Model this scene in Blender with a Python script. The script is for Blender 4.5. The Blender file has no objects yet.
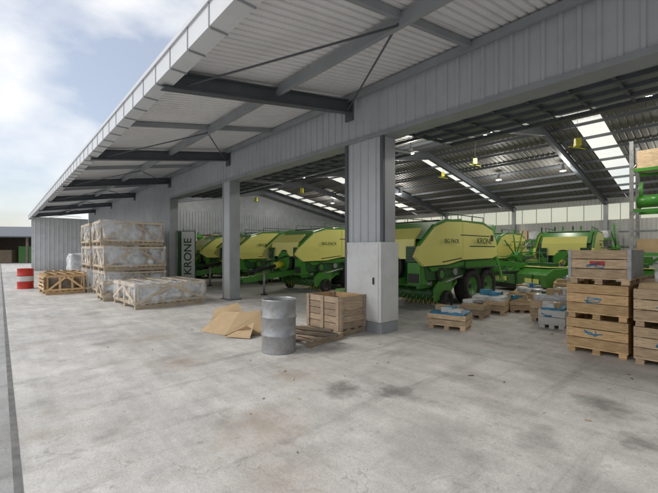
import bpy, bmesh, math, random
from mathutils import Vector, Matrix, noise
random.seed(7)
D=bpy.data
scene=bpy.context.scene
COL=scene.collection

# ---------------------------------------------------------------- materials
def nt(m):
    m.use_nodes=True
    return m.node_tree
def mat(name,col,rough=.6,metal=0.,var=.12,vscale=3.,bump=0.,bscale=30.,island=0.,spec=.5,dirt=0.,dirtcol=(.12,.09,.06),dust=0.):
    m=D.materials.new(name); t=nt(m); N=t.nodes; L=t.links
    p=N['Principled BSDF']
    p.inputs['Roughness'].default_value=rough
    p.inputs['Metallic'].default_value=metal
    p.inputs['Specular IOR Level'].default_value=spec
    tc=N.new('ShaderNodeTexCoord')
    no=N.new('ShaderNodeTexNoise'); no.inputs['Scale'].default_value=vscale; no.inputs['Detail'].default_value=6
    L.new(tc.outputs['Object'],no.inputs['Vector'])
    mr=N.new('ShaderNodeMapRange'); mr.inputs['From Min'].default_value=.3; mr.inputs['From Max'].default_value=.7
    mr.inputs['To Min'].default_value=1-var; mr.inputs['To Max'].default_value=1+var
    L.new(no.outputs['Fac'],mr.inputs['Value'])
    val=mr.outputs['Result']
    if island>0:
        g=N.new('ShaderNodeNewGeometry')
        mi=N.new('ShaderNodeMapRange'); mi.inputs['To Min'].default_value=1-island; mi.inputs['To Max'].default_value=1+island
        L.new(g.outputs['Random Per Island'],mi.inputs['Value'])
        mm=N.new('ShaderNodeMath'); mm.operation='MULTIPLY'
        L.new(val,mm.inputs[0]); L.new(mi.outputs['Result'],mm.inputs[1]); val=mm.outputs[0]
    vm=N.new('ShaderNodeVectorMath'); vm.operation='SCALE'; vm.inputs[0].default_value=col
    L.new(val,vm.inputs['Scale'])
    out=vm.outputs[0]
    if dirt>0:
        n2=N.new('ShaderNodeTexNoise'); n2.inputs['Scale'].default_value=vscale*.7+1.3; n2.inputs['Detail'].default_value=10; n2.inputs['Roughness'].default_value=.7
        L.new(tc.outputs['Object'],n2.inputs['Vector'])
        r=N.new('ShaderNodeMapRange'); r.inputs['From Min'].default_value=.48; r.inputs['From Max'].default_value=.7; r.inputs['To Max'].default_value=dirt
        L.new(n2.outputs['Fac'],r.inputs['Value'])
        mx=N.new('ShaderNodeMix'); mx.data_type='RGBA'; mx.inputs['B'].default_value=(*dirtcol,1)
        L.new(r.outputs['Result'],mx.inputs['Factor']); L.new(out,mx.inputs['A']); out=mx.outputs['Result']
    if dust>0:
        g=N.new('ShaderNodeSeparateXYZ'); L.new(tc.outputs['Object'],g.inputs[0])
        r=N.new('ShaderNodeMapRange'); r.inputs[1].default_value=0.; r.inputs[2].default_value=1.1; r.inputs[3].default_value=dust; r.inputs[4].default_value=0; L.new(g.outputs['Z'],r.inputs[0])
        mx=N.new('ShaderNodeMix'); mx.data_type='RGBA'; mx.inputs['B'].default_value=(.30,.27,.22,1)
        L.new(r.outputs[0],mx.inputs['Factor']); L.new(out,mx.inputs['A']); out=mx.outputs['Result']
    L.new(out,p.inputs['Base Color'])
    if bump>0:
        n3=N.new('ShaderNodeTexNoise'); n3.inputs['Scale'].default_value=bscale; n3.inputs['Detail'].default_value=5
        L.new(tc.outputs['Object'],n3.inputs['Vector'])
        b=N.new('ShaderNodeBump'); b.inputs['Strength'].default_value=bump; b.inputs['Distance'].default_value=.02
        L.new(n3.outputs['Fac'],b.inputs['Height']); L.new(b.outputs[0],p.inputs['Normal'])
    return m
def wood(name,col,grain=.25,island=.22,dirt=.35):
    m=mat(name,col,.8,0,.1,2.,0,30,island,.3,dirt,(col[0]*.35,col[1]*.32,col[2]*.3))
    t=m.node_tree;N=t.nodes;L=t.links;p=N['Principled BSDF']
    tc=N.new('ShaderNodeTexCoord'); w=N.new('ShaderNodeTexNoise'); mp=N.new('ShaderNodeMapping'); mp.inputs['Scale'].default_value=(6,6,60)
    L.new(tc.outputs['Object'],mp.inputs['Vector']); L.new(mp.outputs[0],w.inputs['Vector']); w.inputs['Scale'].default_value=1; w.inputs['Detail'].default_value=6
    r=N.new('ShaderNodeMapRange'); r.inputs['From Min'].default_value=.35; r.inputs['From Max'].default_value=.65
    r.inputs['To Min'].default_value=1-grain; r.inputs['To Max'].default_value=1+grain*.5
    L.new(w.outputs['Fac'],r.inputs['Value'])
    src=p.inputs['Base Color'].links[0].from_socket
    vm=N.new('ShaderNodeVectorMath'); vm.operation='SCALE'
    L.new(src,vm.inputs[0]); L.new(r.outputs['Result'],vm.inputs['Scale']); L.new(vm.outputs[0],p.inputs['Base Color'])
    b=N.new('ShaderNodeBump'); b.inputs['Strength'].default_value=.3; b.inputs['Distance'].default_value=.01
    L.new(w.outputs['Fac'],b.inputs['Height']); L.new(b.outputs[0],p.inputs['Normal'])
    return m
M={}
M['clad']=mat('grey_cladding',(.47,.495,.52),.42,.1,.07,.6,0,30,0,.4,.3,(.30,.30,.29),.5)
M['cladin']=mat('pale_inner_cladding',(.50,.51,.49),.6,0,.08,.5)
M['soffit']=mat('roof_sheet_underside',(.80,.80,.81),.5,.0,.05,.8,0,30,0,.4,.25,(.5,.49,.46))
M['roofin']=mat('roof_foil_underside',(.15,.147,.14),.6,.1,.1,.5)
M['trim']=mat('fascia_trim',(.66,.68,.70),.4,.1,.05,1.,0,30,0,.4,.3,(.4,.4,.4))
M['steel']=mat('dark_grey_steel',(.10,.11,.125),.45,.2,.1,2.)
M['midsteel']=mat('mid_grey_steel',(.31,.33,.35),.45,.2,.1,2.)
M['galv']=mat('galvanised_steel',(.34,.35,.36),.42,.5,.18,6.,.1,20,0,.5,.6,(.17,.13,.10))
M['white']=mat('white_painted_sheet',(.68,.70,.70),.4,0,.05,1.5,0,30,0,.5,.3,(.38,.37,.34),.35)
M['wood']=wood('pale_pine',(.60,.45,.29))
M['wood2']=wood('weathered_pine',(.40,.31,.22))
M['wood3']=wood('fresh_orange_pine',(.62,.42,.22))
M['greywood']=wood('bleached_crate_timber',(.56,.46,.33),.2,.2,.3)
M['oldwood']=wood('grey_old_timber',(.22,.18,.14))
M['card']=mat('brown_cardboard',(.50,.37,.22),.85,0,.1,3.,.2,12,.06,.3,.3,(.3,.2,.12))
M['green']=mat('machine_green',(.055,.25,.03),.32,0,.12,2.,0,30,0,.5,.3,(.08,.13,.05),.2)
M['dgreen']=mat('machine_dark_green',(.022,.10,.03),.4,0,.1,2.)
M['cream']=mat('machine_cream_yellow',(.80,.77,.23),.28,0,.05,1.,0,30,0,.5,.10,(.5,.47,.18))
M['yellow']=mat('safety_yellow',(.66,.62,.06),.5)
M['black']=mat('black_plastic',(.02,.02,.022),.5)
M['rubber']=mat('tyre_rubber',(.03,.03,.03),.85,0,.2,8.,.3,40,0,.3,.4,(.11,.10,.085))
M['red']=mat('red_paint',(.5,.03,.02),.45,0,.1)
M['blue']=mat('blue_plastic_wrap',(.05,.25,.42),.4,0,.3,6.,.5,10)
M['orange']=mat('orange_rack_paint',(.6,.16,.02),.5)
M['floorjoint']=mat('dark_joint_filler',(.17,.17,.165),.9,0,.3,8.)
M['leaf']=mat('tree_foliage',(.05,.09,.03),.8,0,.3,1.,0,30,.5)
M['bark']=mat('tree_bark',(.1,.08,.06),.9)
m=mat('plastic_shrink_film',(.68,.70,.72),.18,0,.3,3.,.7,9,0,.7,.75,(.32,.32,.31)); M['film']=m
m=D.materials.new('clear_stretch_wrap'); t=nt(m); N=t.nodes; L=t.links; p=N['Principled BSDF']
p.inputs['Base Color'].default_value=(.85,.87,.9,1); p.inputs['Roughness'].default_value=.15
tc=N.new('ShaderNodeTexCoord'); n=N.new('ShaderNodeTexNoise'); n.inputs['Scale'].default_value=2.6; n.inputs['Detail'].default_value=10; mp=N.new('ShaderNodeMapping'); mp.inputs['Scale'].default_value=(1,1,.5); mp.inputs['Rotation'].default_value=(.4,.3,0)
L.new(tc.outputs['Object'],mp.inputs[0]); L.new(mp.outputs[0],n.inputs[0])
r=N.new('ShaderNodeMapRange'); r.inputs[1].default_value=.46; r.inputs[2].default_value=.68; r.inputs[3].default_value=.03; r.inputs[4].default_value=.55; L.new(n.outputs['Fac'],r.inputs[0]); L.new(r.outputs[0],p.inputs['Alpha'])
bb=N.new('ShaderNodeBump'); bb.inputs['Strength'].default_value=.6; bb.inputs['Distance'].default_value=.03; L.new(n.outputs['Fac'],bb.inputs['Height']); L.new(bb.outputs[0],p.inputs['Normal']); M['wrap']=m
m=D.materials.new('translucent_rooflight'); t=nt(m); N=t.nodes; L=t.links
N.remove(N['Principled BSDF']); tr=N.new('ShaderNodeBsdfTranslucent'); tr.inputs[0].default_value=(.97,.95,.84,1)
tp=N.new('ShaderNodeBsdfTransparent'); tp.inputs[0].default_value=(1,.97,.86,1); mx=N.new('ShaderNodeMixShader'); mx.inputs[0].default_value=.6
L.new(tr.outputs[0],mx.inputs[1]); L.new(tp.outputs[0],mx.inputs[2]); L.new(mx.outputs[0],N['Material Output'].inputs[0]); M['sky']=m
m=D.materials.new('lit_lamp_diffuser'); t=nt(m); p=t.nodes['Principled BSDF']; p.inputs['Emission Color'].default_value=(1,.96,.88,1); p.inputs['Emission Strength'].default_value=12; M['lamp']=m

def concrete(name,base,spots=()):
    m=D.materials.new(name); t=nt(m); N=t.nodes; L=t.links; p=N['Principled BSDF']
    p.inputs['Specular IOR Level'].default_value=.35
    tc=N.new('ShaderNodeTexCoord'); P=tc.outputs['Object']
    def noi(s,d=8,r=.6,vec=None):
        n=N.new('ShaderNodeTexNoise'); n.inputs['Scale'].default_value=s; n.inputs['Detail'].default_value=d; n.inputs['Roughness'].default_value=r
        L.new(vec or P,n.inputs['Vector']); return n.outputs['Fac']
    def rng(v,a,b,c,d):
        r=N.new('ShaderNodeMapRange'); r.inputs[1].default_value=a;r.inputs[2].default_value=b;r.inputs[3].default_value=c;r.inputs[4].default_value=d
        L.new(v,r.inputs[0]); return r.outputs[0]
    def mul(a,b):
        q=N.new('ShaderNodeMath'); q.operation='MULTIPLY'; L.new(a,q.inputs[0]); L.new(b,q.inputs[1])
        return q.outputs[0]
    f=mul(rng(noi(.35),.3,.7,.80,1.14),rng(noi(2.3,10,.7),.3,.7,.78,1.15))
    f=mul(f,rng(noi(60,3),.3,.7,.85,1.10))
    f=mul(f,rng(noi(5.5,8,.75),.58,.70,1.0,.66))
    f=mul(f,rng(noi(.9,6,.7),.55,.72,1.0,.66))
    f=mul(f,rng(noi(14,4,.8),.64,.72,1.0,.5))
    mp=N.new('ShaderNodeMapping'); mp.inputs['Scale'].default_value=(.35,3.2,1); mp.inputs['Rotation'].default_value=(0,0,.25); L.new(P,mp.inputs[0])
    f=mul(f,rng(noi(1.2,6,.6,mp.outputs[0]),.35,.65,.88,1.07))
    mp2=N.new('ShaderNodeMapping'); mp2.inputs['Scale'].default_value=(2.2,.18,1); mp2.inputs['Rotation'].default_value=(0,0,-.35); L.new(P,mp2.inputs[0])
    f=mul(f,rng(noi(1.6,7,.7,mp2.outputs[0]),.54,.68,1.0,.74))
    vo=N.new('ShaderNodeTexVoronoi'); vo.feature='DISTANCE_TO_EDGE'; vo.inputs['Scale'].default_value=.16
    nn=N.new('ShaderNodeTexNoise'); nn.inputs['Scale'].default_value=1.5; nn.inputs['Detail'].default_value=8; L.new(P,nn.inputs['Vector'])
    ww=N.new('ShaderNodeVectorMath'); ww.operation='SCALE'; ww.inputs['Scale'].default_value=1.2; L.new(nn.outputs['Color'],ww.inputs[0])
    wz=N.new('ShaderNodeVectorMath'); wz.operation='ADD'; L.new(P,wz.inputs[0]); L.new(ww.outputs[0],wz.inputs[1]); L.new(wz.outputs[0],vo.inputs['Vector'])
    f=mul(f,rng(vo.outputs['Distance'],.0003,.0014,.8,1.0))
    vs=N.new('ShaderNodeVectorMath'); vs.operation='SCALE'; vs.inputs[0].default_value=base; L.new(f,vs.inputs['Scale'])
    col=vs.outputs[0]
    mxb=N.new('ShaderNodeMix'); mxb.data_type='RGBA'; mxb.inputs['B'].default_value=(base[0]*.66,base[1]*.55,base[2]*.42,1)
    L.new(mul(rng(noi(.55,9,.75),.54,.74,0,.75),rng(noi(3,9,.7),.35,.6,.2,1.)),mxb.inputs['Factor']); L.new(col,mxb.inputs['A']); col=mxb.outputs['Result']
    n=N.new('ShaderNodeTexNoise'); n.inputs['Scale'].default_value=3.5; n.inputs['Detail'].default_value=10; n.inputs['Roughness'].default_value=.68; L.new(P,n.inputs['Vector'])
    wv=N.new('ShaderNodeVectorMath'); wv.operation='SCALE'; wv.inputs['Scale'].default_value=.9; L.new(n.outputs['Color'],wv.inputs[0])
    wa=N.new('ShaderNodeVectorMath'); wa.operation='ADD'; L.new(P,wa.inputs[0]); L.new(wv.outputs[0],wa.inputs[1])
    for (x,y,r,s,c) in spots:
        d=N.new('ShaderNodeVectorMath'); d.operation='DISTANCE'; L.new(wa.outputs[0],d.inputs[0]); d.inputs[1].default_value=(x+.45,y+.45,.45)
        q=N.new('ShaderNodeMix'); q.data_type='RGBA'; q.inputs['B'].default_value=(*c,1)
        L.new(rng(d.outputs['Value'],r*.2,r,s,0.),q.inputs['Factor']); L.new(col,q.inputs['A']); col=q.outputs['Result']
    L.new(col,p.inputs['Base Color'])
    L.new(rng(noi(3,6),.3,.7,.5,.85),p.inputs['Roughness'])
    b=N.new('ShaderNodeBump'); b.inputs['Strength'].default_value=.35; b.inputs['Distance'].default_value=.01
    L.new(noi(60,5),b.inputs['Height']); L.new(b.outputs[0],p.inputs['Normal'])
    return m
dk=(.16,.155,.145); br=(.34,.25,.17)
M['conc']=concrete('yard_concrete',(.61,.595,.565),[(-3.2,3.16,.32,.8,dk),(-2.75,3.5,.30,.85,dk),(-.95,4.9,.36,.8,dk),(-.6,4.2,.28,.7,dk),(-1.8,2.9,.6,.35,dk),
  (-3.05,1.9,.6,.5,br),(-4.0,2.9,.3,.45,br),(-5.6,2.0,.5,.4,br),(-1.6,5.6,.5,.35,dk),(-4.6,4.2,.35,.35,dk),(-7.5,2.2,.6,.3,br),(-2.3,1.6,.5,.3,br),(-2.3,4.6,.4,.45,dk),(-1.2,3.6,.3,.45,dk),(-3.7,4.9,.35,.45,dk),(-8.8,3.4,.5,.4,dk)])
M['ground']=concrete('outer_apron_concrete',(.42,.42,.41))

# ---------------------------------------------------------------- builder
class B:
    def __init__(s,name):
        s.name=name; s.bm=bmesh.new(); s.mats=[]; s.M=Matrix.Identity(4)
    def mi(s,k):
        m=M[k]
        if m not in s.mats: s.mats.append(m)
        return s.mats.index(m)
    def raw(s,vs,fs,k,smooth=False):
        i=s.mi(k); bv=[s.bm.verts.new(s.M@Vector(v)) for v in vs]
        for f in fs:
            try:
                F=s.bm.faces.new([bv[a] for a in f]); F.material_index=i; F.smooth=smooth
            except ValueError: pass
        return bv
    def box(s,x0,x1,y0,y1,z0,z1,k):
        v=[(x,y,z) for z in (z0,z1) for y in (y0,y1) for x in (x0,x1)]
        s.raw(v,[(0,2,3,1),(4,5,7,6),(0,1,5,4),(2,6,7,3),(0,4,6,2),(1,3,7,5)],k)
    def beam(s,a,b,w,h,k,up=(0,0,1)):
        a=Vector(a);b=Vector(b);d=(b-a).normalized();u=Vector(up)
        if abs(d.dot(u))>.98:u=Vector((1,0,0))
        r=d.cross(u).normalized();u=r.cross(d).normalized()
        v=[p+r*(sx*w/2)+u*(sz*h/2) for p in(a,b) for sz in(-1,1) for sx in(-1,1)]
        s.raw(v,[(0,1,3,2),(4,6,7,5),(0,4,5,1),(2,3,7,6),(0,2,6,4),(1,5,7,3)],k)
    def cyl(s,a,b,r,k,n=14,r2=None):
        a=Vector(a);b=Vector(b);d=(b-a).normalized();u=Vector((0,0,1))
        if abs(d.dot(u))>.9:u=Vector((1,0,0))
        x=d.cross(u).normalized();y=d.cross(x)
        r2=r if r2 is None else r2
        vs=[a+(x*math.cos(6.2832*i/n)+y*math.sin(6.2832*i/n))*r for i in range(n)]+[b+(x*math.cos(6.2832*i/n)+y*math.sin(6.2832*i/n))*r2 for i in range(n)]
        bv=s.raw(vs,[(i,(i+1)%n,n+(i+1)%n,n+i) for i in range(n)],k,True)
        i=s.mi(k)
        for f in(bv[:n][::-1],bv[n:]):
            F=s.bm.faces.new(f);F.material_index=i
    def lathe(s,o,axis,prof,k,n=28):
        o=Vector(o);d=Vector(axis).normalized();u=Vector((0,0,1))
        if abs(d.dot(u))>.9:u=Vector((1,0,0))
        x=d.cross(u).normalized();y=d.cross(x);vs=[];m=len(prof)
        for i in range(n):
            a=6.28318*i/n; rr=x*math.cos(a)+y*math.sin(a)
            for r,h in prof: vs.append(o+rr*r+d*h)
        fs=[(i*m+j,((i+1)%n)*m+j,((i+1)%n)*m+j+1,i*m+j+1) for i in range(n) for j in range(m-1)]
        s.raw(vs,fs,k,True)
    def prism(s,poly,x0,x1,k):
        n=len(poly);vs=[(x0,y,z) for y,z in poly]+[(x1,y,z) for y,z in poly]
        s.raw(vs,[tuple(range(n))[::-1],tuple(range(n,2*n))]+[(i,(i+1)%n,n+(i+1)%n,n+i) for i in range(n)],k)
    def lump(s,x0,x1,y0,y1,z0,z1,k,amp=.06,n=10,fr=2.5,seed=0):
        t=bmesh.new(); bmesh.ops.create_cube(t,size=1); bmesh.ops.subdivide_edges(t,edges=t.edges[:],cuts=n,use_grid_fill=True)
        idx={}; vs=[]
        for i,v in enumerate(t.verts):
            idx[v]=i; c=v.co
            p=Vector((x0+(c.x+.5)*(x1-x0),y0+(c.y+.5)*(y1-y0),z0+(c.z+.5)*(z1-z0)))
            nn=noise.noise(p*fr+Vector((seed,seed*2,0)))+.5*noise.noise(p*fr*3+Vector((seed,0,5)))
            dr=Vector((c.x,c.y,c.z*.7)).normalized()
            p+=dr*(nn*amp - amp*.4*max(0,(c.length-.62))*6)
            if p.z<z0:p.z=z0
            vs.append(p)
        s.raw(vs,[[idx[v] for v in f.verts] for f in t.faces],k,True); t.free()
    def wheel(s,c,axis,r,w,rim='cream'):
        a=Vector(axis).normalized(); h=w/2
        s.lathe(c,a,[(r*.55,-h*.8),(r*.75,-h),(r*.93,-h*.95),(r,-h*.7),(r,h*.7),(r*.93,h*.95),(r*.75,h),(r*.55,h*.8),(r*.55,-h*.8)],'rubber',30)
        s.lathe(c,a,[(.0,-h*.3),(r*.2,-h*.35),(r*.45,-h*.2),(r*.55,-h*.8)],rim,24)
        s.lathe(c,a,[(.0,h*.3),(r*.2,h*.35),(r*.45,h*.2),(r*.55,h*.8)],rim,24)
        c=Vector(c); s.cyl(c-a*h*.5,c+a*h*.5,r*.14,'black',10)
        for i in range(26):
            t=6.2832*i/26; u=Vector((0,0,1)) if abs(a.z)<.9 else Vector((1,0,0)); x=a.cross(u).normalized(); y=a.cross(x)
            rr=x*math.cos(t)+y*math.sin(t); q=c+rr*r*1.0
            s.beam(q-a*h*.75,q+a*h*.75,.02,.03,'rubber',up=rr)
    def done(s,loc=(0,0,0),rz=0,bevel=0,parent=None,name=None):
        bmesh.ops.recalc_face_normals(s.bm,faces=s.bm.faces[:])
        me=D.meshes.new(s.name); s.bm.to_mesh(me); s.bm.free()
        for m in s.mats: me.materials.append(m)
        o=D.objects.new(s.name,me); COL.objects.link(o); o.location=loc; o.rotation_euler[2]=rz
        if bevel: 
            b=o.modifiers.new('bevel','BEVEL'); b.width=bevel; b.segments=2; b.limit_method='ANGLE'; b.angle_limit=.7
        if parent: o.parent=parent
        return o
def empty(name,loc=(0,0,0)):
    o=D.objects.new(name,None); COL.objects.link(o); o.location=loc; o.empty_display_size=.2; return o
def text(s,name,loc,rot,size,k,parent,sx=1):
    c=D.curves.new(name,'FONT'); c.body=s; c.size=size; c.extrude=.002; c.align_x='CENTER'; c.align_y='CENTER'; c.offset=.012*size
    c.materials.append(M[k]); o=D.objects.new(name,c); COL.objects.link(o); o.location=loc; o.rotation_euler=rot; o.scale=(sx,1,1); o.parent=parent
def ribs(b,x0,x1,P0,P1,off,k,per=.22,axis='x'):
    pr=[];x=x0
    while x<x1-1e-4:
        for dx,o in((0,0),(per*.62,0),(per*.70,1),(per*.90,1),(per*.98,0)):
            if x+dx<=x1: pr.append((x+dx,o))
        x+=per
    pr.append((x1,0))
    vs=[]
    for (xx,o) in pr:
        for P in(P0,P1):
            if axis=='x': vs.append((xx,P[0]+off[0]*o,P[1]+off[1]*o))
            else: vs.append((P[0]+off[0]*o,xx,P[1]+off[1]*o))
    b.raw(vs,[(2*i,2*i+2,2*i+3,2*i+1) for i in range(len(pr)-1)],k)

# ---------------------------------------------------------------- ground
b=B('ground'); b.box(-400,300,-300,400,-.3,0,'ground'); b.done()
b=B('concrete_yard'); b.raw([(-60,.11,.006),(30,.11,.006),(30,31,.006),(-60,31,.006)],[(0,1,2,3)],'conc'); b.done()
b=B('slab_joint')
b.box(-60,30,.075,.125,.0,.010,'floorjoint')
b.box(-17,14,5.75,5.756,.0,.0072,'floorjoint')
b.done()

# ---------------------------------------------------------------- building
WH=empty('machinery_shed')
XL,XR=-38.,14.
YF=5.8; HW=5.15; YB=30.; YR=18.; HR=7.3; HD=4.12
PIL=[(-5.84,-4.80),(.05,1.05),(6.9,7.4)]
b=B('front_wall')
ribs(b,XL,-17.2,(YF,0),(YF,HW),(-.025,0),'clad')
ribs(b,-17.2,XR,(YF,HD),(YF,HW),(-.025,0),'clad')
for a,c in PIL: ribs(b,a,c,(YF,0),(YF,HD),(-.025,0),'clad')
for a,c in PIL:
    b.box(a,c,YF+.38,YF+.40,0,HD,'clad')
    b.box(a,a+.02,YF+.002,YF+.38,0,HD,'clad'); b.box(c-.02,c,YF+.002,YF+.38,0,HD,'clad')
    b.box(a-.03,a+.05,YF-.035,YF+.03,0,HD,'steel'); b.box(c-.05,c+.03,YF-.035,YF+.03,0,HD,'steel')
b.box(-17.2,XR,YF+.05,YF+.07,HD,HW,'cladin')
b.box(XL,XR,YF-.01,YF+.035,HW-.06,HW+.12,'clad')
b.done(parent=WH)
b=B('door_header_trim')
b.box(-17.2,XR,YF-.045,YF+.35,HD-.09,HD,'midsteel')
b.done(parent=WH)
b=B('door_post')
b.box(-11.86,-11.42,YF-.03,YF+.3,0,HD-.09,'clad'); b.box(-11.42,-11.36,YF-.05,YF+.32,0,HD-.09,'midsteel'); b.box(-11.92,-11.86,YF-.05,YF+.32,0,HD-.09,'midsteel')
b.box(-17.3,-17.15,YF-.05,YF+.3,0,HD-.09,'midsteel')
b.box(-12.0,-11.3,YF-.1,YF+.36,.0,.03,'steel')
b.done(parent=WH)
b=B('other_walls')
ribs(b,XL,XR,(YB,0),(YB,3.7),(-.025,0),'cladin'); ribs(b,XL,XR,(YB,4.75),(YB,HW),(-.025,0),'cladin')
b.box(XL,XR,YB+.04,YB+.06,0,3.7,'clad'); 
for x in range(int(XL),int(XR)+1): b.box(x-.02,x+.02,YB-.03,YB-.004,3.7,4.75,'midsteel')
for X,k in((XL,'clad'),(XR,'clad'),(-30,'midsteel')):
    b.raw([(X,YF+.08,0),(X,YB-.03,0),(X,YB-.03,HW-.02),(X,YR,HR-.02),(X,YF+.08,HW-.02)],[(0,1,2,3,4)],k)
ribs(b,YF+.1,YB-.1,(-29.94,0),(-29.94,4.9),(.025,0),'midsteel',.25,'y')
for z in(.9,1.9,2.9): b.box(-29.8,XR-.1,YB-.14,YB-.03,z,z+.08,'midsteel'); b.box(-29.88,-29.8,YF+.1,YB-.2,z,z+.08,'steel')
ribs(b,1.9,YF-.03,(XL+.1,0),(XL+.1,4.38),(.025,0),'white',.3,'y')
b.done(parent=WH)
b=B('back_wall_glazing'); b.box(XL,XR,YB+.0,YB+.01,3.7,4.75,'sky'); b.done(parent=WH)
SL=[-28,-20.2,-12.2,-4.2,3.8]
b=B('roof')
def ry(y): return HW+(y-YF)*(HR-HW)/(YR-YF) if y<=YR else HW+(YB-y)*(HR-HW)/(YB-YR)
cuts=[XL]
for x in SL: cuts+= [x-.5,x+.5]
cuts.append(XR)
for i in range(0,len(cuts),2):
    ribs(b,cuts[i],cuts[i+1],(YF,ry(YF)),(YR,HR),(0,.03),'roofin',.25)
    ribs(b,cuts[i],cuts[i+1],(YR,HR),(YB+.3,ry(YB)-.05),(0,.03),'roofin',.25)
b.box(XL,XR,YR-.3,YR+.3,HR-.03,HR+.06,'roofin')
for x in SL:
    for ya,yb in((YF,8.),(YB-1.5,YB+.3)):
        b.raw([(x-.5,ya,ry(ya)),(x+.5,ya,ry(ya)),(x+.5,yb,ry(min(yb,YB))),(x-.5,yb,ry(min(yb,YB)))],[(0,1,2,3)],'roofin')
b.done(parent=WH)
b=B('rooflights')
for x in SL:
    for ya,yb in((8.,YR),(YR,YB-1.5)):
        ribs(b,x-.5,x+.5,(ya,ry(ya)),(yb,ry(yb)),(0,.03),'sky',.25)
b.done(parent=WH)
b=B('canopy_roof')
YE=1.78
ribs(b,XL,XR,(YE,4.42),(YF,HW-.01),(0,.035),'soffit',.13)
b.raw([(XL,YE,4.5),(XR,YE,4.5),(XR,YF,HW+.06),(XL,YF,HW+.06)],[(0,1,2,3)],'clad')
b.done(parent=WH)
b=B('fascia')
b.box(XL-.1,XR,YE-.06,YE,4.17,4.47,'trim')
b.box(XL-.1,XR,YE-.085,YE-.06,4.43,4.49,'trim')
b.box(XL-.1,XR,YE,YE+.16,4.17,4.19,'trim')
x=XL
while x<XR:
    b.box(x,x+.02,YE-.05,YE+.165,4.152,4.168,'midsteel'); b.box(x,x+.02,YE-.068,YE-.06,4.17,4.43,'midsteel'); x+=.62
b.done(parent=WH)
b=B('canopy_frame')
def ibeam(b,p,q,h,w,k):
    p=Vector(p);q=Vector(q)
    b.beam(p,q,.02,h-.04,k); 
    for s in(-1,1): b.beam(p+Vector((0,0,s*(h/2-.01))),q+Vector((0,0,s*(h/2-.01))),w,.02,k)
for i in range(-6,4):
    x=-5.72+5.8*(i) 
    if x<XL or x>XR: continue
    ibeam(b,(x,YE+.02,4.24),(x,YF-.03,4.86),.28,.16,'steel')
    b.box(x-.12,x+.12,YF-.06,YF-.03,4.55,5.06,'steel')
for i in range(-7,4):
    x=-2.9+5.8*i
    if x<XL or x>XR: continue
    b.beam((x,YE+.02,4.36),(x,YF-.03,5.06),.07,.10,'midsteel')
    xa=x-2.82
    b.cyl((xa+.1,YE+.35,4.22),(x,3.8,4.58),.016,'steel',8)
    b.cyl((xa+.1,YF-.2,4.72),(x,3.8,4.60),.016,'steel',8)
b.beam((XL,3.85,4.655),(XR,3.85,4.655),.08,.16,'midsteel')
b.beam((XL,YF-.1,5.02),(XR,YF-.1,5.02),.06,.12,'midsteel')
b.done(parent=WH)
b=B('inner_frame')
for i in range(-4,4):
    x=-5.72+5.8*i
    if x<XL or x>XR: continue
    ibeam(b,(x,YF+.1,HW-.36),(x,YR,HR-.32),.38,.18,'steel'); ibeam(b,(x,YR,HR-.32),(x,YB-.1,HW-.36),.38,.18,'steel')
    b.box(x-.11,x+.11,YB-.42,YB-.15,0,HW-.2,'midsteel')
y=YF+1.2
while y<YB-.5:
    b.beam((XL,y,ry(y)-.09),(XR,y,ry(y)-.09),.05,.13,'steel'); y+=1.45
b.done(parent=WH)
def tilt(name,xa,xb):
    b=B(name); ya,yb=YF+.42,YF+2.5; za,zb=4.16,4.3
    for i in range(5):
        f=i/4; y=ya+(yb-ya)*f; z=za+(zb-za)*f; b.beam((xa,y,z),(xb,y,z),.06,.07,'steel')
    n=int((xb-xa)/.55)
    for i in range(n+1):
        x=xa+(xb-xa)*i/n; b.beam((x,ya,za+.02),(x,yb,zb+.02),.05,.06,'steel')
    b.raw([(xa,ya,za+.08),(xb,ya,za+.08),(xb,yb,zb+.08),(xa,yb,zb+.08)],[(0,1,2,3)],'midsteel')
    b.done(parent=WH)
tilt('raised_door',-17.1,-11.95); tilt('raised_door',-11.3,-5.9); tilt('raised_door',-4.7,0.); tilt('raised_door',1.15,6.8)
for x in(-24.5,-17.,-9.6,-6.2,-1.6,4.5):
    for y in(13.5,22.5):
        z=ry(y)-.55; b=B('ceiling_lamp'); 
        b.lathe((x,y,z),(0,0,1),[(0,.30),(.06,.3),(.09,.18),(.15,.02),(.16,0)],'galv',18); b.lathe((x,y,z+.012),(0,0,1),[(0,0),(.14,0)],'lamp',18)
        b.cyl((x,y,z+.3),(x,y,z+.5),.012,'steel',6); o=b.done()
        l=D.lights.new('lamp_bulb','POINT'); l.energy=190; l.color=(1,.96,.88); l.shadow_soft_size=.18; lo=D.objects.new('lamp_bulb',l); COL.objects.link(lo); lo.location=(x,y,z-.2); lo.parent=o

# ---------------------------------------------------------------- cabinet on pillar
b=B('pillar_cabinet')
b.box(-5.70,-4.74,YF-.14,YF+.43,.24,1.86,'white'); b.box(-5.72,-4.75,YF-.11,YF+.42,.0,.235,'midsteel')
b.box(-5.67,-4.80,YF-.155,YF-.141,.28,1.82,'white'); b.box(-4.93,-4.90,YF-.18,YF-.156,1.0,1.14,'black')
for z in(.5,1.6): b.box(-5.69,-5.665,YF-.165,YF-.141,z,z+.08,'galv')
b.box(-4.738,-4.732,YF-.08,YF+.38,.3,1.78,'white')
b.done(bevel=.006)

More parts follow.
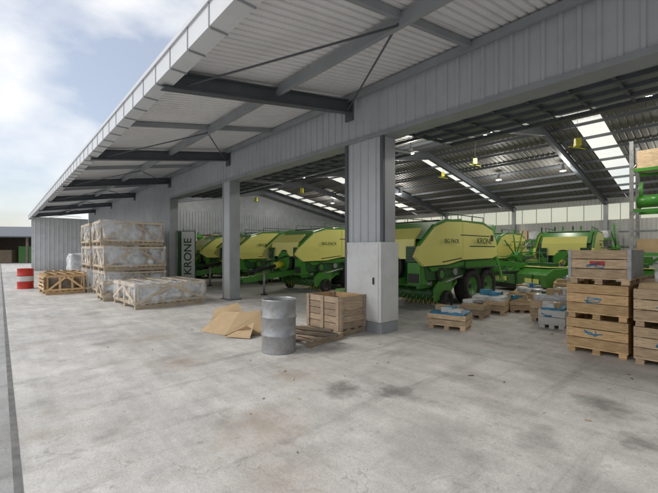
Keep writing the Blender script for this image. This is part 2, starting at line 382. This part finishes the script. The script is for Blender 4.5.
# ---------------------------------------------------------------- timber things
def pallet(b,x,y,z,w,d,k='wood',h=.12):
    for i in range(3):
        xx=x+(w-.1)*i/2; b.box(xx,xx+.1,y,y+d,z+.018,z+h-.02,k)
        b.box(xx,xx+.1,y,y+d,z,z+.016,k)
    n=max(4,int(d/.16))
    for i in range(n):
        yy=y+(d-.1)*i/(n-1); b.box(x,x+w,yy,yy+.1,z+h-.018,z+h,k)
def feetbox(b,x,y,z,w,d,h,k='wood',rows=3,t=.02,gap=.010,feet=.1,metal=False):
    for i in range(3):
        xx=x+.02+(w-.14)*i/2
        for j in range(3):
            yy=y+.02+(d-.14)*j/2; b.box(xx,xx+.1,yy,yy+.1,z,z+feet-.02,k)
        b.box(xx-.003,xx+.103,y+.01,y+d-.01,z-.001,z+.015,k)
    b.box(x,x+w,y,y+d,z+feet-.02,z+feet,k)
    hh=(h-feet)/rows
    for r in range(rows):
        a=z+feet+r*hh+.002; c=a+hh-gap-random.uniform(0,.006); j=random.uniform(-.003,.003)
        b.box(x,x+w,y+j,y+t+j,a,c,k); b.box(x,x+w,y+d-t,y+d,a,c,k)
        b.box(x+j,x+t+j,y+t+.004,y+d-t-.002,a,c,k); b.box(x+w-t+j,x+w+j,y+t+.004,y+d-t-.002,a,c,k)
    for xx in(x+t+.005,x+w-t-.065):
        for yy in(y+t+.005,y+d-t-.062): b.box(xx,xx+.06,yy,yy+.06,z+feet,z+h-.01,k)
    for xx in(x+.03,x+w-.05):
        for r in range(rows):
            for q in(.03,hh-.04): b.box(xx,xx+.008,y-.006,y+.002,z+feet+r*hh+q,z+feet+r*hh+q+.008,'steel')
    if metal:
        for xx in(x-.006,x+w-.04): 
            b.box(xx,xx+.046,y-.010,y-.004,z+feet,z+h,'galv')
        b.box(x+w+.004,x+w+.009,y-.008,y+.07,z+feet,z+h,'galv'); b.box(x+w+.004,x+w+.009,y+d-.07,y+d,z+feet,z+h,'galv')
def scrawl(b,x,y,z,s=1.,seed=1):
    r=random.Random(seed); px,pz=x,z
    for i in range(9):
        nx=x+r.uniform(0,.25)*s; nz=z+r.uniform(-.05,.06)*s
        b.beam((px,y,pz),(nx,y,nz),.004,.014*s,'blue',up=(0,0,1)); px,pz=nx,nz
for i in range(3):
    b=B('wooden_crate'); feetbox(b,0,0,0,.82,1.02,.57 if i<2 else .56,'wood3' if i<2 else 'wood',3,metal=(i==2))
    scrawl(b,.25,-.008,.3 if i else .34,1.,i+3)
    if i==2:
        b.box(.829,.835,.075,.94,.12,.54,'galv'); b.box(.3,.5,-.010,-.004,.3,.37,'red')
        b.lump(.05,.77,.06,.96,.3,.52,'oldwood',.03,5)
    b.done((-1.90+random.uniform(-.02,.02),7.15,.006+i*.572),random.uniform(-.018,.018))
for i in range(2):
    b=B('wooden_crate'); feetbox(b,0,0,0,.82,1.1,.56,'wood',3); scrawl(b,.25,-.008,.3,1.,i+9)
    if i: 
        b.lump(.03,.79,.04,1.06,.4,.66,'card',.05,6); b.lump(.2,.6,.2,.7,.62,.82,'film',.05,6)
    b.done((-1.02,7.05,.006+i*.562),.01)
b=B('wooden_crate'); feetbox(b,0,0,0,.9,1.1,.6,'wood2',3); b.lump(.05,.85,.05,1.05,.5,.85,'film',.06,6); b.done((-1.2,8.6,.006),.02)
b=B('wooden_crate'); feetbox(b,0,0,0,.9,1.1,.6,'wood2',3); b.done((-1.2,8.62,.61),-.02)
b=B('wooden_crate'); w,d,h=.95,.78,.78
pallet(b,0,0,0,w,d,'wood2',.13)
for r in range(5):
    a=.135+r*.13; 
    b.box(0,w,0,.022,a,a+.115,'wood2'); b.box(0,w,d-.022,d,a,a+.115,'wood3')
    b.box(0,.022,.024,d-.024,a,a+.115,'wood3'); b.box(w-.022,w,.024,d-.024,a,a+.115,'wood2')
for x in(.0,w/2-.04,w-.08): b.box(x,x+.08,-.024,-.002,.13,h,'wood2')
for y in(.0,d-.08): b.box(w+.002,w+.024,y,y+.08,.13,h,'wood2')
for x in(.024,w-.08):
    for y in(.024,d-.08): b.box(x,x+.055,y,y+.055,.135,h-.01,'wood2')
b.box(.03,w-.03,.03,d-.03,.14,.16,'wood3')
b.done((-6.07,4.85,.006),.03)
b=B('flat_pallet'); pallet(b,0,0,0,1.1,.9,'wood2',.12); b.beam((.1,.1,.15),(1.3,.5,.16),.09,.04,'oldwood'); b.beam((.0,.5,.15),(1.0,.7,.17),.09,.04,'oldwood'); b.done((-6.0,3.85,.006),.12)
b=B('folded_cardboard')
V=[(-.75,-.35,.0),(.0,-.5,.01),(.65,-.15,.0),(.75,.45,.03),(-.1,.55,.02),(-.7,.3,.30),(-.05,.05,.36),(.35,.25,.40),(-.45,-.05,.05),(.45,-.45,.22)]
F=[(0,1,6,5),(1,2,7,6),(2,3,7),(5,6,4),(6,7,3,4),(1,9,2)]
for f in F: b.raw([V[i] for i in f],[tuple(range(len(f)))],'card')
b.raw([(-.9,.1,.01),(-.2,.62,.05),(-.75,.95,.42),(-1.15,.6,.30)],[(0,1,2,3)],'card')
b.raw([(.1,-.62,.01),(.62,-.55,.01),(.5,-.2,.24)],[(0,1,2)],'card')
o=b.done((-6.95,3.75,.01),.45); s=o.modifiers.new('t','SOLIDIFY'); s.thickness=.012
def drum(name,loc,k='galv',r=.285,h=.88,band=None,rz=0):
    b=B(name)
    P=[(0,.012),(r-.012,.012),(r-.008,0),(r,0),(r+.004,.012),(r,.03),(r,.27),(r+.012,.285),(r+.012,.3),(r,.315),(r,.565),(r+.012,.58),(r+.012,.595),(r,.61),(r,h-.03),(r+.008,h-.02),(r+.008,h),(r-.006,h),(r-.010,h-.02),(r-.012,h-.1),(r-.012,.5),(0,.5)]
    b.lathe((0,0,0),(0,0,1),P,k,40)
    if band: b.lathe((0,0,0),(0,0,1),[(r+.005,.33),(r+.005,.55)],band,40)
    b.lump(-.18,.16,-.15,.17,.5,.72,'card',.06,5); b.beam((-.1,0,.5),(.12,.05,.84),.05,.02,'wood2')
    return b.done(loc,rz)
drum('steel_drum',(-5.15,3.5,.006))
drum('red_drum',(-20.9,.85,.006),'red',band='white')
# small debris on the slab
b=B('floor_litter'); r=random.Random(21)
for i in range(60):
    x=r.uniform(-8,-.5); y=r.uniform(1.2,8.5); a=r.uniform(0,3.1); l=r.uniform(.015,.07); k=r.choice(['oldwood','wood2','card','white','black'])
    b.beam((x,y,.012),(x+l*math.cos(a),y+l*math.sin(a),.012),.008+.01*r.random(),.006,k)
b.beam((-6.9,4.7,.03),(-6.2,4.45,.03),.09,.04,'wood2')
b.done()

# ---------------------------------------------------------------- wrapped crates (left)
def framecrate(b,x,y,z,w,d,h,k='wood',seed=0,film=True):
    pallet(b,x,y,z,w,d,k,.13)
    if film:
        b.lump(x+.07,x+w-.07,y+.07,y+d-.07,z+.135,z+h-.05,'film',.13,16,3.2,seed)
    t=.075
    xs=[x+(w-t)*i/4 for i in range(5)]; ys=[y+(d-t)*i/3 for i in range(4)]
    for xx in xs:
        for yy in(y,y+d-.03): b.box(xx,xx+t,yy,yy+.03,z+.13,z+h,k)
    for yy in ys:
        for xx in(x,x+w-.03): b.box(xx,xx+.03,yy,yy+t,z+.131,z+h-.001,k)
    for yy,s in((y-.024,-1),(y+d+.002,1)):
        for zz in(z+.14,z+h-t-.01): b.box(x,x+w,yy,yy+.022,zz,zz+t,k)
        m=x+w/2; q=yy+.011+.022*s
        b.beam((x+.08,q,z+.2),(m-.03,q,z+h-.1),.02,.07,k)
        b.beam((m+.03,q,z+h-.1),(x+w-.08,q,z+.2),.02,.07,k)
    for xx,s in((x-.024,-1),(x+w+.002,1)):
        for zz in(z+.142,z+h-t-.012): b.box(xx,xx+.022,y,y+d,zz,zz+t,k)
        m=y+d/2; q=xx+.011+.022*s
        b.beam((q,y+.08,z+.2),(q,m-.03,z+h-.1),.02,.07,k)
        b.beam((q,m+.03,z+h-.1),(q,y+d-.08,z+.2),.02,.07,k)
    for i in range(5):
        yy=y+(d-t)*i/4; b.box(x,x+w,yy,yy+t,z+h+.001,z+h+.022,k)
    if film: b.lump(x-.05,x+w+.05,y-.05,y+d+.05,z+.1,z+h+.03,'wrap',.05,14,2.5,seed+2)
def wrapped(name,loc,w,d,h,n,seed,rz=0,k='greywood'):
    for i in range(n):
        b=B(name); framecrate(b,0,0,0,w,d,h,k,seed+i*3.3); b.done((loc[0]+.08*math.sin(seed*3+i*4),loc[1],.006+i*(h+.03)),rz+.04*math.sin(seed+i*2))
wrapped('wrapped_crate',(-17.0,2.75,0),1.95,2.1,.90,3,1.)
wrapped('wrapped_crate',(-19.3,2.7,0),2.0,2.1,.90,3,5.,-.02)
wrapped('wrapped_crate',(-13.5,2.75,0),2.1,2.05,.72,1,9.,.03)
wrapped('wrapped_crate',(-15.1,2.55,0),1.2,1.3,.62,1,13.,-.04)
b=B('slatted_crate'); framecrate(b,0,0,0,1.7,1.25,.75,'wood3',3.,False); 
for i in range(4): b.box(0,1.7,-.075,-.055,.2+i*.14,.28+i*.14,'wood')
b.lump(.1,1.6,.1,1.1,.13,.6,'oldwood',.1,6); b.done((-18.9,1.2,.006),.05)
b=B('slatted_crate'); framecrate(b,0,0,0,1.5,1.25,.75,'wood',7.,False); b.lump(.1,1.4,.1,1.1,.13,.66,'card',.1,6); b.done((-21.2,1.5,.006),-.05)
b=B('plastic_wrapped_load'); pallet(b,0,0,0,1.5,1.2); b.lump(0,1.5,0,1.2,.13,1.5,'film',.1,10,3,4); b.done((-23.5,2.6,.006))

# ---------------------------------------------------------------- balers
def baler(loc,rz=0,label=True):
    E=empty('square_baler',loc); E.rotation_euler[2]=rz
    b=B('body')
    W=1.18
    b.prism([(.25,.85),(.1,1.5),(.2,1.95),(1.0,2.45),(3.9,2.5),(4.4,2.1),(4.5,1.0),(4.2,.8)],-W+.12,W-.12,'dgreen')
    b.prism([(.1,2.0),(.95,2.52),(2.3,2.68),(2.35,2.5),(.95,2.4)],-W+.16,W-.16,'green')
    b.box(-W+.3,W-.3,1.2,3.4,2.5,2.6,'black')
    for x in(-W+.2,W-.26):
        for y in(1.3,2.2,3.1,3.9): b.beam((x+.03,y,2.5),(x+.03,y,2.8),.025,.025,'dgreen')
        b.beam((x+.03,1.3,2.8),(x+.03,3.9,2.8),.03,.03,'dgreen')
    for x in(-.9,.78): b.box(x,x+.12,.2,4.5,.62,.86,'green')
    for y in(.5,1.8,3.3,4.3): b.box(-.78,.78,y,y+.12,.64,.82,'green')
    for s in(-1,1):
        X=s*(W-.09)
        b.cyl((X-s*.06,.95,1.0),(X+s*.03,.95,1.0),.2,'black',22); b.cyl((X-s*.06,1.75,1.05),(X+s*.03,1.75,1.05),.11,'galv',18)
        b.cyl((X+s*.03,.95,1.0),(X+s*.05,.95,1.0),.12,'green',22)
        b.beam((X+s*.02,.95,1.18),(X+s*.02,1.75,1.15),.02,.03,'black'); b.beam((X+s*.02,.95,.81),(X+s*.02,1.75,.95),.02,.03,'black')
        b.cyl((X,1.2,.75),(X,2.2,.92),.03,'galv',8)
    b.done(parent=E,bevel=.02)
    b=B('side_panels')
    for s in(-1,1):
        def pan(poly,k,o=0.,t=.06):
            x0=s*(W-.1+o); x1=s*(W-.1+o+t); b.prism(poly,min(x0,x1),max(x0,x1),k)
        pan([(-.4,1.52),(-.2,1.80),(.5,2.34),(1.15,2.52),(2.05,2.56),(2.05,1.40),(1.2,1.28),(.0,1.26)],'cream',.0,.1)
        pan([(2.07,1.40),(2.07,2.56),(3.4,2.54),(4.1,2.36),(4.42,1.95),(4.5,1.52),(4.1,1.42)],'cream',.0,.1)
        pan([(-.25,1.84),(.5,2.42),(1.15,2.60),(3.4,2.62),(4.15,2.42),(4.1,2.37),(3.4,2.55),(2.05,2.575),(1.15,2.53),(.5,2.35),(-.2,1.81)],'green',.02,.08)
        pan([(.5,1.1),(.35,1.22),(1.2,1.24),(2.3,1.36),(2.3,1.22),(1.6,1.16)],'green',-.04)
        pan([(2.4,1.10),(2.4,1.36),(4.4,1.38),(4.55,1.1)],'green',-.04)
        pan([(2.5,1.80),(2.5,1.835),(4.3,1.835),(4.3,1.80)],'dgreen',.101,.004)
        pan([(1.9,2.14),(1.97,2.17),(3.9,2.17),(3.85,2.14)],'black',.101,.004)
        pan([(.9,1.34),(.9,1.37),(2.0,1.47),(2.0,1.44)],'black',.101,.004)
        pan([(3.95,2.0),(3.95,2.2),(4.15,2.2),(4.15,2.0)],'black',.101,.01)
    b.prism([(-.08,1.45),(-.02,2.0),(.3,2.32),(.36,2.30),(.04,2.0),(.04,1.45)],-W+.3,W-.3,'cream')
    b.done(parent=E,bevel=.03)
    b=B('running_gear')
    for s in(-1,1):
        for y in(2.75,3.85): b.wheel((s*.98,y,.55),(1,0,0),.55,.42,'green')
        b.box(s*.98-.3,s*.98+.3,2.1,4.45,1.12,1.15,'black')
        b.wheel((s*1.18,1.15,.26),(1,0,0),.26,.14,'black')
        b.beam((s*1.05,1.15,.26),(s*1.05,1.9,.75),.06,.06,'green')
    b.cyl((-.9,2.75,.55),(.9,2.75,.55),.07,'black'); b.cyl((-.9,3.85,.55),(.9,3.85,.55),.07,'black')
    b.box(-.7,.7,2.7,3.9,.5,.62,'green')
    b.cyl((-1.05,1.0,.42),(1.05,1.0,.42),.22,'dgreen',18)
    for i in range(24):
        x=-1.+2*i/23
        for a in range(5):
            t=a*1.256+i*.3; b.beam((x,1+.2*math.cos(t),.42+.2*math.sin(t)),(x,1+.33*math.cos(t+.2),.42+.33*math.sin(t+.2)),.01,.01,'yellow')
    for s in(-1,1): b.prism([(.65,.25),(.6,.6),(.9,.85),(1.6,.9),(1.5,.3)],s*1.08-.02,s*1.08+.02,'green')
    b.cyl((-1.0,.6,.75),(1.0,.6,.75),.06,'galv')
    b.done(parent=E)
    b=B('drawbar')
    b.beam((-.35,.5,.85),(-.1,-1.6,.62),.14,.2,'green'); b.beam((.35,.5,.85),(.1,-1.6,.62),.14,.2,'green')
    b.box(-.16,.16,-2.0,-1.5,.5,.7,'green'); b.cyl((0,-2.15,.52),(0,-2.15,.62),.1,'black')
    b.cyl((0,-.1,1.15),(0,-1.7,.85),.07,'black',12); b.cyl((0,-.1,1.15),(0,-.5,1.08),.13,'yellow',12)
    b.cyl((0,.12,1.25),(0,-.06,1.25),.46,'black',30); b.cyl((0,-.06,1.25),(0,-.1,1.25),.40,'green',30)
    b.cyl((.3,-1.2,.02),(.3,-1.2,.9),.045,'galv'); b.cyl((.3,-1.2,0.0),(.3,-1.2,.04),.13,'black')
    for x in(-.85,.85):
        b.box(x-.2,x+.2,-.02,.35,.75,1.35,'green'); b.box(x-.2,x+.2,-.1,.0,1.38,1.8,'dgreen')
        for k in range(5): b.box(x-.17,x+.17,-.115,-.101,1.44+k*.07,1.46+k*.07,'black')
        b.box(x-.17,x+.17,-.035,-.021,.8,1.05,'black')
    for i in range(5): b.beam((-.95,-.25,.5+i*.27),(-.6,-.25,.5+i*.27),.03,.02,'galv')
    for x in(-.95,-.6): b.beam((x,-.25,.4),(x,-.1,1.75),.025,.025,'galv')
    for i in range(3):
        pts=[Vector((.05+.06*i,-1.6,.75)),Vector((.1+.07*i,-1.1,1.15+.05*i)),Vector((.15+.08*i,-.5,1.35)),Vector((.2+.1*i,0,1.5))]
        for a,c in zip(pts,pts[1:]): b.cyl(a,c,.014,'black',6)
    for s in(-1,1): b.beam((s*.55,4.4,.75),(s*.55,5.0,.9),.05,.08,'green'); b.beam((s*.55,5.0,.9),(s*.55,4.75,2.0),.05,.08,'green')
    for i in range(6): b.cyl((-.55,4.5+.08*i if i<5 else 5.,.78+.02*i),(.55,4.5+.08*i if i<5 else 5.,.78+.02*i),.03,'galv',8)
    b.box(-.95,.95,4.45,4.52,1.1,1.4,'yellow')
    for s in(-1,1): b.box(s*.85-.08,s*.85+.08,4.53,4.56,1.2,1.32,'red')
    b.done(parent=E)
    if label:
        text('KRONE','side_lettering',(W+.104,3.3,1.98),(math.pi/2,0,math.pi/2),.26,'dgreen',E,1.2)
        text('BIG PACK','side_lettering_small',(W+.104,1.25,1.95),(math.pi/2,0,math.pi/2),.17,'dgreen',E,1.1)
    return E
baler((-6.75,8.45,0)); baler((-12.2,8.6,0),.02); baler((-16.9,8.6,0),-.02); baler((-21.5,8.9,0),-.02)
baler((-5.3,19.3,0),.12); baler((-12.5,19.,0)); baler((-9.2,18.6,0),.05)

# ---------------------------------------------------------------- other implements
def rake(loc,rz=0,s=1.):
    b=B('hay_rake')
    b.beam((0,-2.2,.7),(0,2.2,.8),.14,.16,'green'); b.beam((0,-2.2,.7),(0,-2.5,.45),.1,.1,'green')
    for sx in(-1,1):
        b.wheel((sx*1.0,1.7,.35),(1,0,0),.35,.22); b.beam((sx*.9,1.7,.4),(0,1.5,.75),.08,.08,'green')
        b.beam((0,.3,.8),(sx*.9,.4,1.5),.1,.12,'green'); c=Vector((sx*1.0,.4,1.6))
        b.cyl(c-Vector((sx*.15,0,0)),c+Vector((sx*.2,0,0)),.2,'green',16)
        for i in range(10):
            t=6.283*i/10; d=Vector((0,math.cos(t),math.sin(t))); e=c+d*1.25+Vector((sx*.1,0,0))
            b.cyl(c,e,.028,'green',6)
            for j in range(4):
                q=c+d*(.85+.13*j)+Vector((sx*.1,0,0)); b.beam(q,q+Vector((-sx*.3,0,0))+d*.04,.012,.012,'galv')
    b.cyl((0,-1.5,.02),(0,-1.5,.8),.04,'galv'); b.box(-.3,.3,-.5,.0,.88,1.25,'green')
    o=b.done(loc,rz); o.scale=(s,s,s); return o
def mower(loc,rz=0):
    b=B('mower_conditioner')
    b.prism([(-.7,.3),(-.75,.75),(-.4,.98),(.5,1.02),(.8,.7),(.75,.3)],-1.5,1.5,'green')
    b.prism([(-.72,.12),(-.78,.3),(.76,.3),(.7,.12)],-1.52,1.52,'black')
    b.box(-1.3,1.3,-.42,.45,1.022,1.06,'cream'); b.beam((0,.2,1.0),(0,-1.7,1.2),.16,.2,'green')
    for x in(-.9,0,.9): b.box(x-.02,x+.02,-.79,-.74,.3,.78,'dgreen'); b.box(x-.25,x+.25,-.2,.2,1.06,1.2,'dgreen')
    b.box(-1.2,-.5,-.77,-.755,.42,.6,'cream'); b.box(.5,1.2,-.77,-.755,.42,.6,'cream')
    b.beam((-.45,-1.7,.5),(0,-1.7,1.6),.07,.07,'green'); b.beam((.45,-1.7,.5),(0,-1.7,1.6),.07,.07,'green'); b.beam((-.5,-1.7,.5),(.5,-1.7,.5),.07,.07,'green')
    for s in(-1,1): b.wheel((s*.8,1.05,.35),(1,0,0),.35,.25); b.beam((s*.8,1.05,.35),(s*.7,.5,.8),.07,.1,'green')
    b.cyl((0,-1.6,.8),(0,-.4,.8),.06,'black'); b.beam((-.6,.2,1.0),(-.6,-.1,1.6),.05,.05,'green'); b.beam((.6,.2,1.0),(.6,-.1,1.6),.05,.05,'green'); b.beam((-.6,-.1,1.6),(.6,-.1,1.6),.05,.05,'green')
    b.done(loc,rz,bevel=.01)
rake((-8.0,15.4,0),.3); rake((-3.0,23.5,0),.1,1.1); rake((-24.5,11.2,0),.3,.9); rake((-16,20,0),.1); rake((-7.1,15.9,0),-.2,.9)
mower((-3.2,17.0,0),.2); mower((-22.5,7.9,0),.5); mower((-9.4,26,0),0); mower((-25,13,0),.8); mower((-5.6,16.2,0),-.5)
# ---------------------------------------------------------------- small crates inside
def smallbox(name,loc,w,d,h,kw,fill=None,rz=0,fh=.15):
    b=B(name); feetbox(b,0,0,0,w,d,h,kw,2)
    if fill:
        r=random.Random(int(loc[0]*77)+3); 
        b.lump(.03,w-.03,.03,d-.03,h*.6,h+fh*.5,fill,.06,7,4,w*7+loc[0])
        for i in range(4):
            x=r.uniform(.05,w-.35); y=r.uniform(.05,d-.3); k=r.choice(['card','card','white','galv','dgreen','film','blue'])
            q=r.uniform(.05,.16); a=r.uniform(-.3,.3)
            b.M=Matrix.Translation((x+.12,y+.1,0))@Matrix.Rotation(a,4,'Z')
            if k in('card','white','blue'): b.box(-.14,.14,-.1,.1,h*.6,h+fh*.5+q,k)
            elif k in('galv','dgreen'): b.cyl((-.18,0,h+fh*.4+.04),(.2,.05,h+fh*.4+.07),.05,k,12)
            else: b.lump(-.12,.14,-.1,.12,h,h+fh+.05,k,.04,5,4,i+w)
            b.M=Matrix.Identity(4)
    b.done((loc[0],loc[1],.006),rz); 
for a in [((-4.5,6.95),.8,.6,.33,'wood','blue',.25,.08),((-4.9,9.6),.9,.8,.35,'wood','film',.2,.2),((-4.7,8.7),.6,.5,.3,'wood2','card',.1,.1),
  ((-4.55,11.2),1.1,.8,.4,'wood','card',-.1,.15),((-3.3,9.5),.8,.8,.5,'wood','film',.1,.25),((-2.9,8.8),.5,.6,.4,'white','blue',.1,.1),
  ((-2.6,11.2),1.,1.,.6,'wood','film',.0,.3),((-3.9,13.2),1.,1.,.5,'wood2','card',.3,.3),((-4.1,10.3),.6,.5,.3,'wood','card',.5,.1),
  ((-5.0,12.9),.8,.6,.35,'wood','film',.1,.15),((-3.2,12.2),.9,.7,.45,'wood3','blue',.05,.2),((-2.3,9.9),.8,.7,.5,'wood','film',-.1,.3),((-4.3,14.6),1.2,.8,.5,'wood3','card',.1,.3)]:
    smallbox('parts_crate',*a)
def rack(loc,w,d,h,rz,kp,levels,seed):
    b=B('storage_rack'); r=random.Random(seed)
    for x in(0,w/2,w):
        for y in(0,d): b.box(x-.05,x+.05,y-.04,y+.04,0,h,'galv')
        for i in range(int(h/.8)): b.beam((x,0,.3+i*.8),(x,d,.7+i*.8),.03,.03,'galv')
    for z in levels:
        for y in(0,d): b.box(0.05,w-.05,y-.03,y+.03,z,z+.1,kp)
        for i in range(8): b.box(.06+i*(w-.2)/8,.06+i*(w-.2)/8+.14,-.02,d+.02,z+.101,z+.12,'wood2')
        x=.12
        while x<w-.7:
            ww=r.uniform(.35,.8); hh=r.uniform(.25,.7); k=r.choice(['card','green','wood','dgreen','card','green','film'])
            if k in('green','dgreen'):
                b.cyl((x,.2,z+.35),(x+ww,.2,z+.35),.2,k,16); b.beam((x,.3,z+.15),(x+ww,.8,z+.7),.08,.08,k); b.cyl((x+.1,.1,z+.4),(x+.1,.1,z+.95),.05,k)
            elif k in('card','wood'): b.box(x,x+ww,.1,d-.1,z+.122,z+.12+hh,k)
            else: b.lump(x,x+ww,.1,d-.1,z+.12,z+.12+hh,k,.06,6,3,seed+x)
            x+=ww+.06
    b.done((loc[0],loc[1],.006),rz)
rack((-2.25,15.2),5.2,1.1,5.2,0,'green',(.2,1.5,2.9,4.2),3)
rack((-28.4,9),5,1.1,3.4,math.pi/2,'orange',(.2,1.3,2.4),5)
rack((-28,22),6,1.1,3.6,0,'orange',(.2,1.4,2.5),8)
rack((-20,27.8),6,1.1,3.2,0,'orange',(.2,1.3,2.3),11)
rack((-12,28),7,1.1,3.,0,'green',(.2,1.3,2.3),15)
for (x,y,z) in((-2.95,12,4.6),(-6.9,14.,5.1),(-9.5,16.,5.25),(-14.2,11.,4.5),(-18.5,11.,4.5)):
    b=B('hanging_marker'); b.cyl((0,0,.22),(0,0,ry(y)-z-.1),.006,'black',5); b.prism([(-.10,0),(-.05,.22),(.05,.22),(.10,0)],-.07,.07,'yellow'); b.beam((-.22,0,.0),(.22,.06,-.08),.05,.015,'yellow'); b.done((x,y,z),.6,bevel=.015)
E=empty('banner_sign',(-16.75,6.35,0)); E.rotation_euler[2]=.75
b=B('banner_cloth')
b.box(-.42,.42,-.01,.01,.25,2.55,'dgreen'); b.box(-.24,.38,-.016,-.011,.27,2.53,'white'); b.done(parent=E)
b=B('banner_stand'); b.cyl((-.45,0,0),(-.45,0,2.6),.02,'galv'); b.cyl((-.45,0,2.58),(.44,0,2.58),.015,'galv'); b.box(-.5,.5,-.25,.25,0,.05,'steel'); b.done(parent=E)
text('KRONE','banner_lettering',(.07,-.02,1.4),(math.pi/2,-math.pi/2,0),.5,'dgreen',E)

# ---------------------------------------------------------------- distant things
b=B('open_shed')
b.prism([(0,0),(0,3.3),(10,5.0),(10,0)],-.05,.05,'oldwood')
b.box(0,30,9.8,10,0,4.9,'oldwood'); b.prism([(-.5,3.3),(10.3,5.1),(10.3,5.25),(-.5,3.45)],-.3,30,'steel')
for x in range(0,31,5): b.box(x-.12,x+.12,-.12,.12,0,3.3,'oldwood')
for i in range(9): b.box(1+i*3.2,3.4+i*3.2,3,5.2,0,1.2+.5*(i%3),'wood2' if i%2 else 'green')
b.done((-66,-6,0),math.radians(60))
b=B('distant_trees'); r=random.Random(4)
for k in range(70):
    ang=r.uniform(math.radians(100),math.radians(260)); R=r.uniform(140,190)
    cx,cy=R*math.cos(ang),R*math.sin(ang)*.9; h=r.uniform(3,6)
    b.cyl((cx,cy,0),(cx,cy,h*.7),.3,'bark',6,.1)
    for j in range(110):
        v=Vector((r.gauss(0,1),r.gauss(0,1),r.gauss(0,1))).normalized()*r.uniform(.5,1)
        p=Vector((cx,cy,h*.65))+Vector((v.x*h*.7,v.y*h*.7,v.z*h*.45)); s=.9
        q=[p+Vector((r.uniform(-s,s),r.uniform(-s,s),r.uniform(-s,s))) for _ in range(3)]
        b.raw(q,[(0,1,2)],'leaf')
b.done()

# ---------------------------------------------------------------- sky, sun, camera
el=math.radians(42); sd=Vector((-.45,-.85,0)).normalized()
w=D.worlds.new('World'); scene.world=w; w.use_nodes=True; N=w.node_tree.nodes; L=w.node_tree.links
bg=N['Background']; bg.inputs[1].default_value=.15
sk=N.new('ShaderNodeTexSky'); sk.sky_type='NISHITA'; sk.sun_disc=False; sk.sun_elevation=el; sk.sun_rotation=math.atan2(sd.x,sd.y); sk.dust_density=2.
tc=N.new('ShaderNodeTexCoord'); mp=N.new('ShaderNodeMapping'); mp.inputs['Scale'].default_value=(1,1,1.9); mp.inputs['Location'].default_value=(.35,.1,.2)
no=N.new('ShaderNodeTexNoise'); no.inputs['Scale'].default_value=2.5; no.inputs['Detail'].default_value=8; no.inputs['Roughness'].default_value=.5
cr=N.new('ShaderNodeMapRange'); cr.inputs[1].default_value=.40; cr.inputs[2].default_value=.58; cr.inputs[3].default_value=.28; cr.inputs[4].default_value=1.
mx=N.new('ShaderNodeMix'); mx.data_type='RGBA'; mx.inputs['B'].default_value=(7.0,7.05,7.15,1)
L.new(tc.outputs['Generated'],mp.inputs[0]); L.new(mp.outputs[0],no.inputs[0]); L.new(no.outputs['Fac'],cr.inputs[0])
L.new(cr.outputs[0],mx.inputs['Factor']); L.new(sk.outputs[0],mx.inputs['A']); L.new(mx.outputs['Result'],bg.inputs[0])
l=D.lights.new('sun','SUN'); l.energy=1.5; l.angle=math.radians(20); l.color=(1,.96,.9); o=D.objects.new('sun',l); COL.objects.link(o)
d=Vector((sd.x*math.cos(el),sd.y*math.cos(el),math.sin(el))); o.rotation_euler=d.to_track_quat('Z','Y').to_euler(); o.location=(0,0,30)
c=D.cameras.new('camera'); c.lens=20.02; c.sensor_width=36; c.shift_y=.0053; c.clip_end=2000; c.clip_start=.05
o=D.objects.new('camera',c); COL.objects.link(o); o.location=(0,0,1.7); o.rotation_euler=(math.pi/2,0,math.radians(48)); scene.camera=o
scene.view_settings.view_transform='Standard'; scene.view_settings.look='None'; scene.view_settings.exposure=0
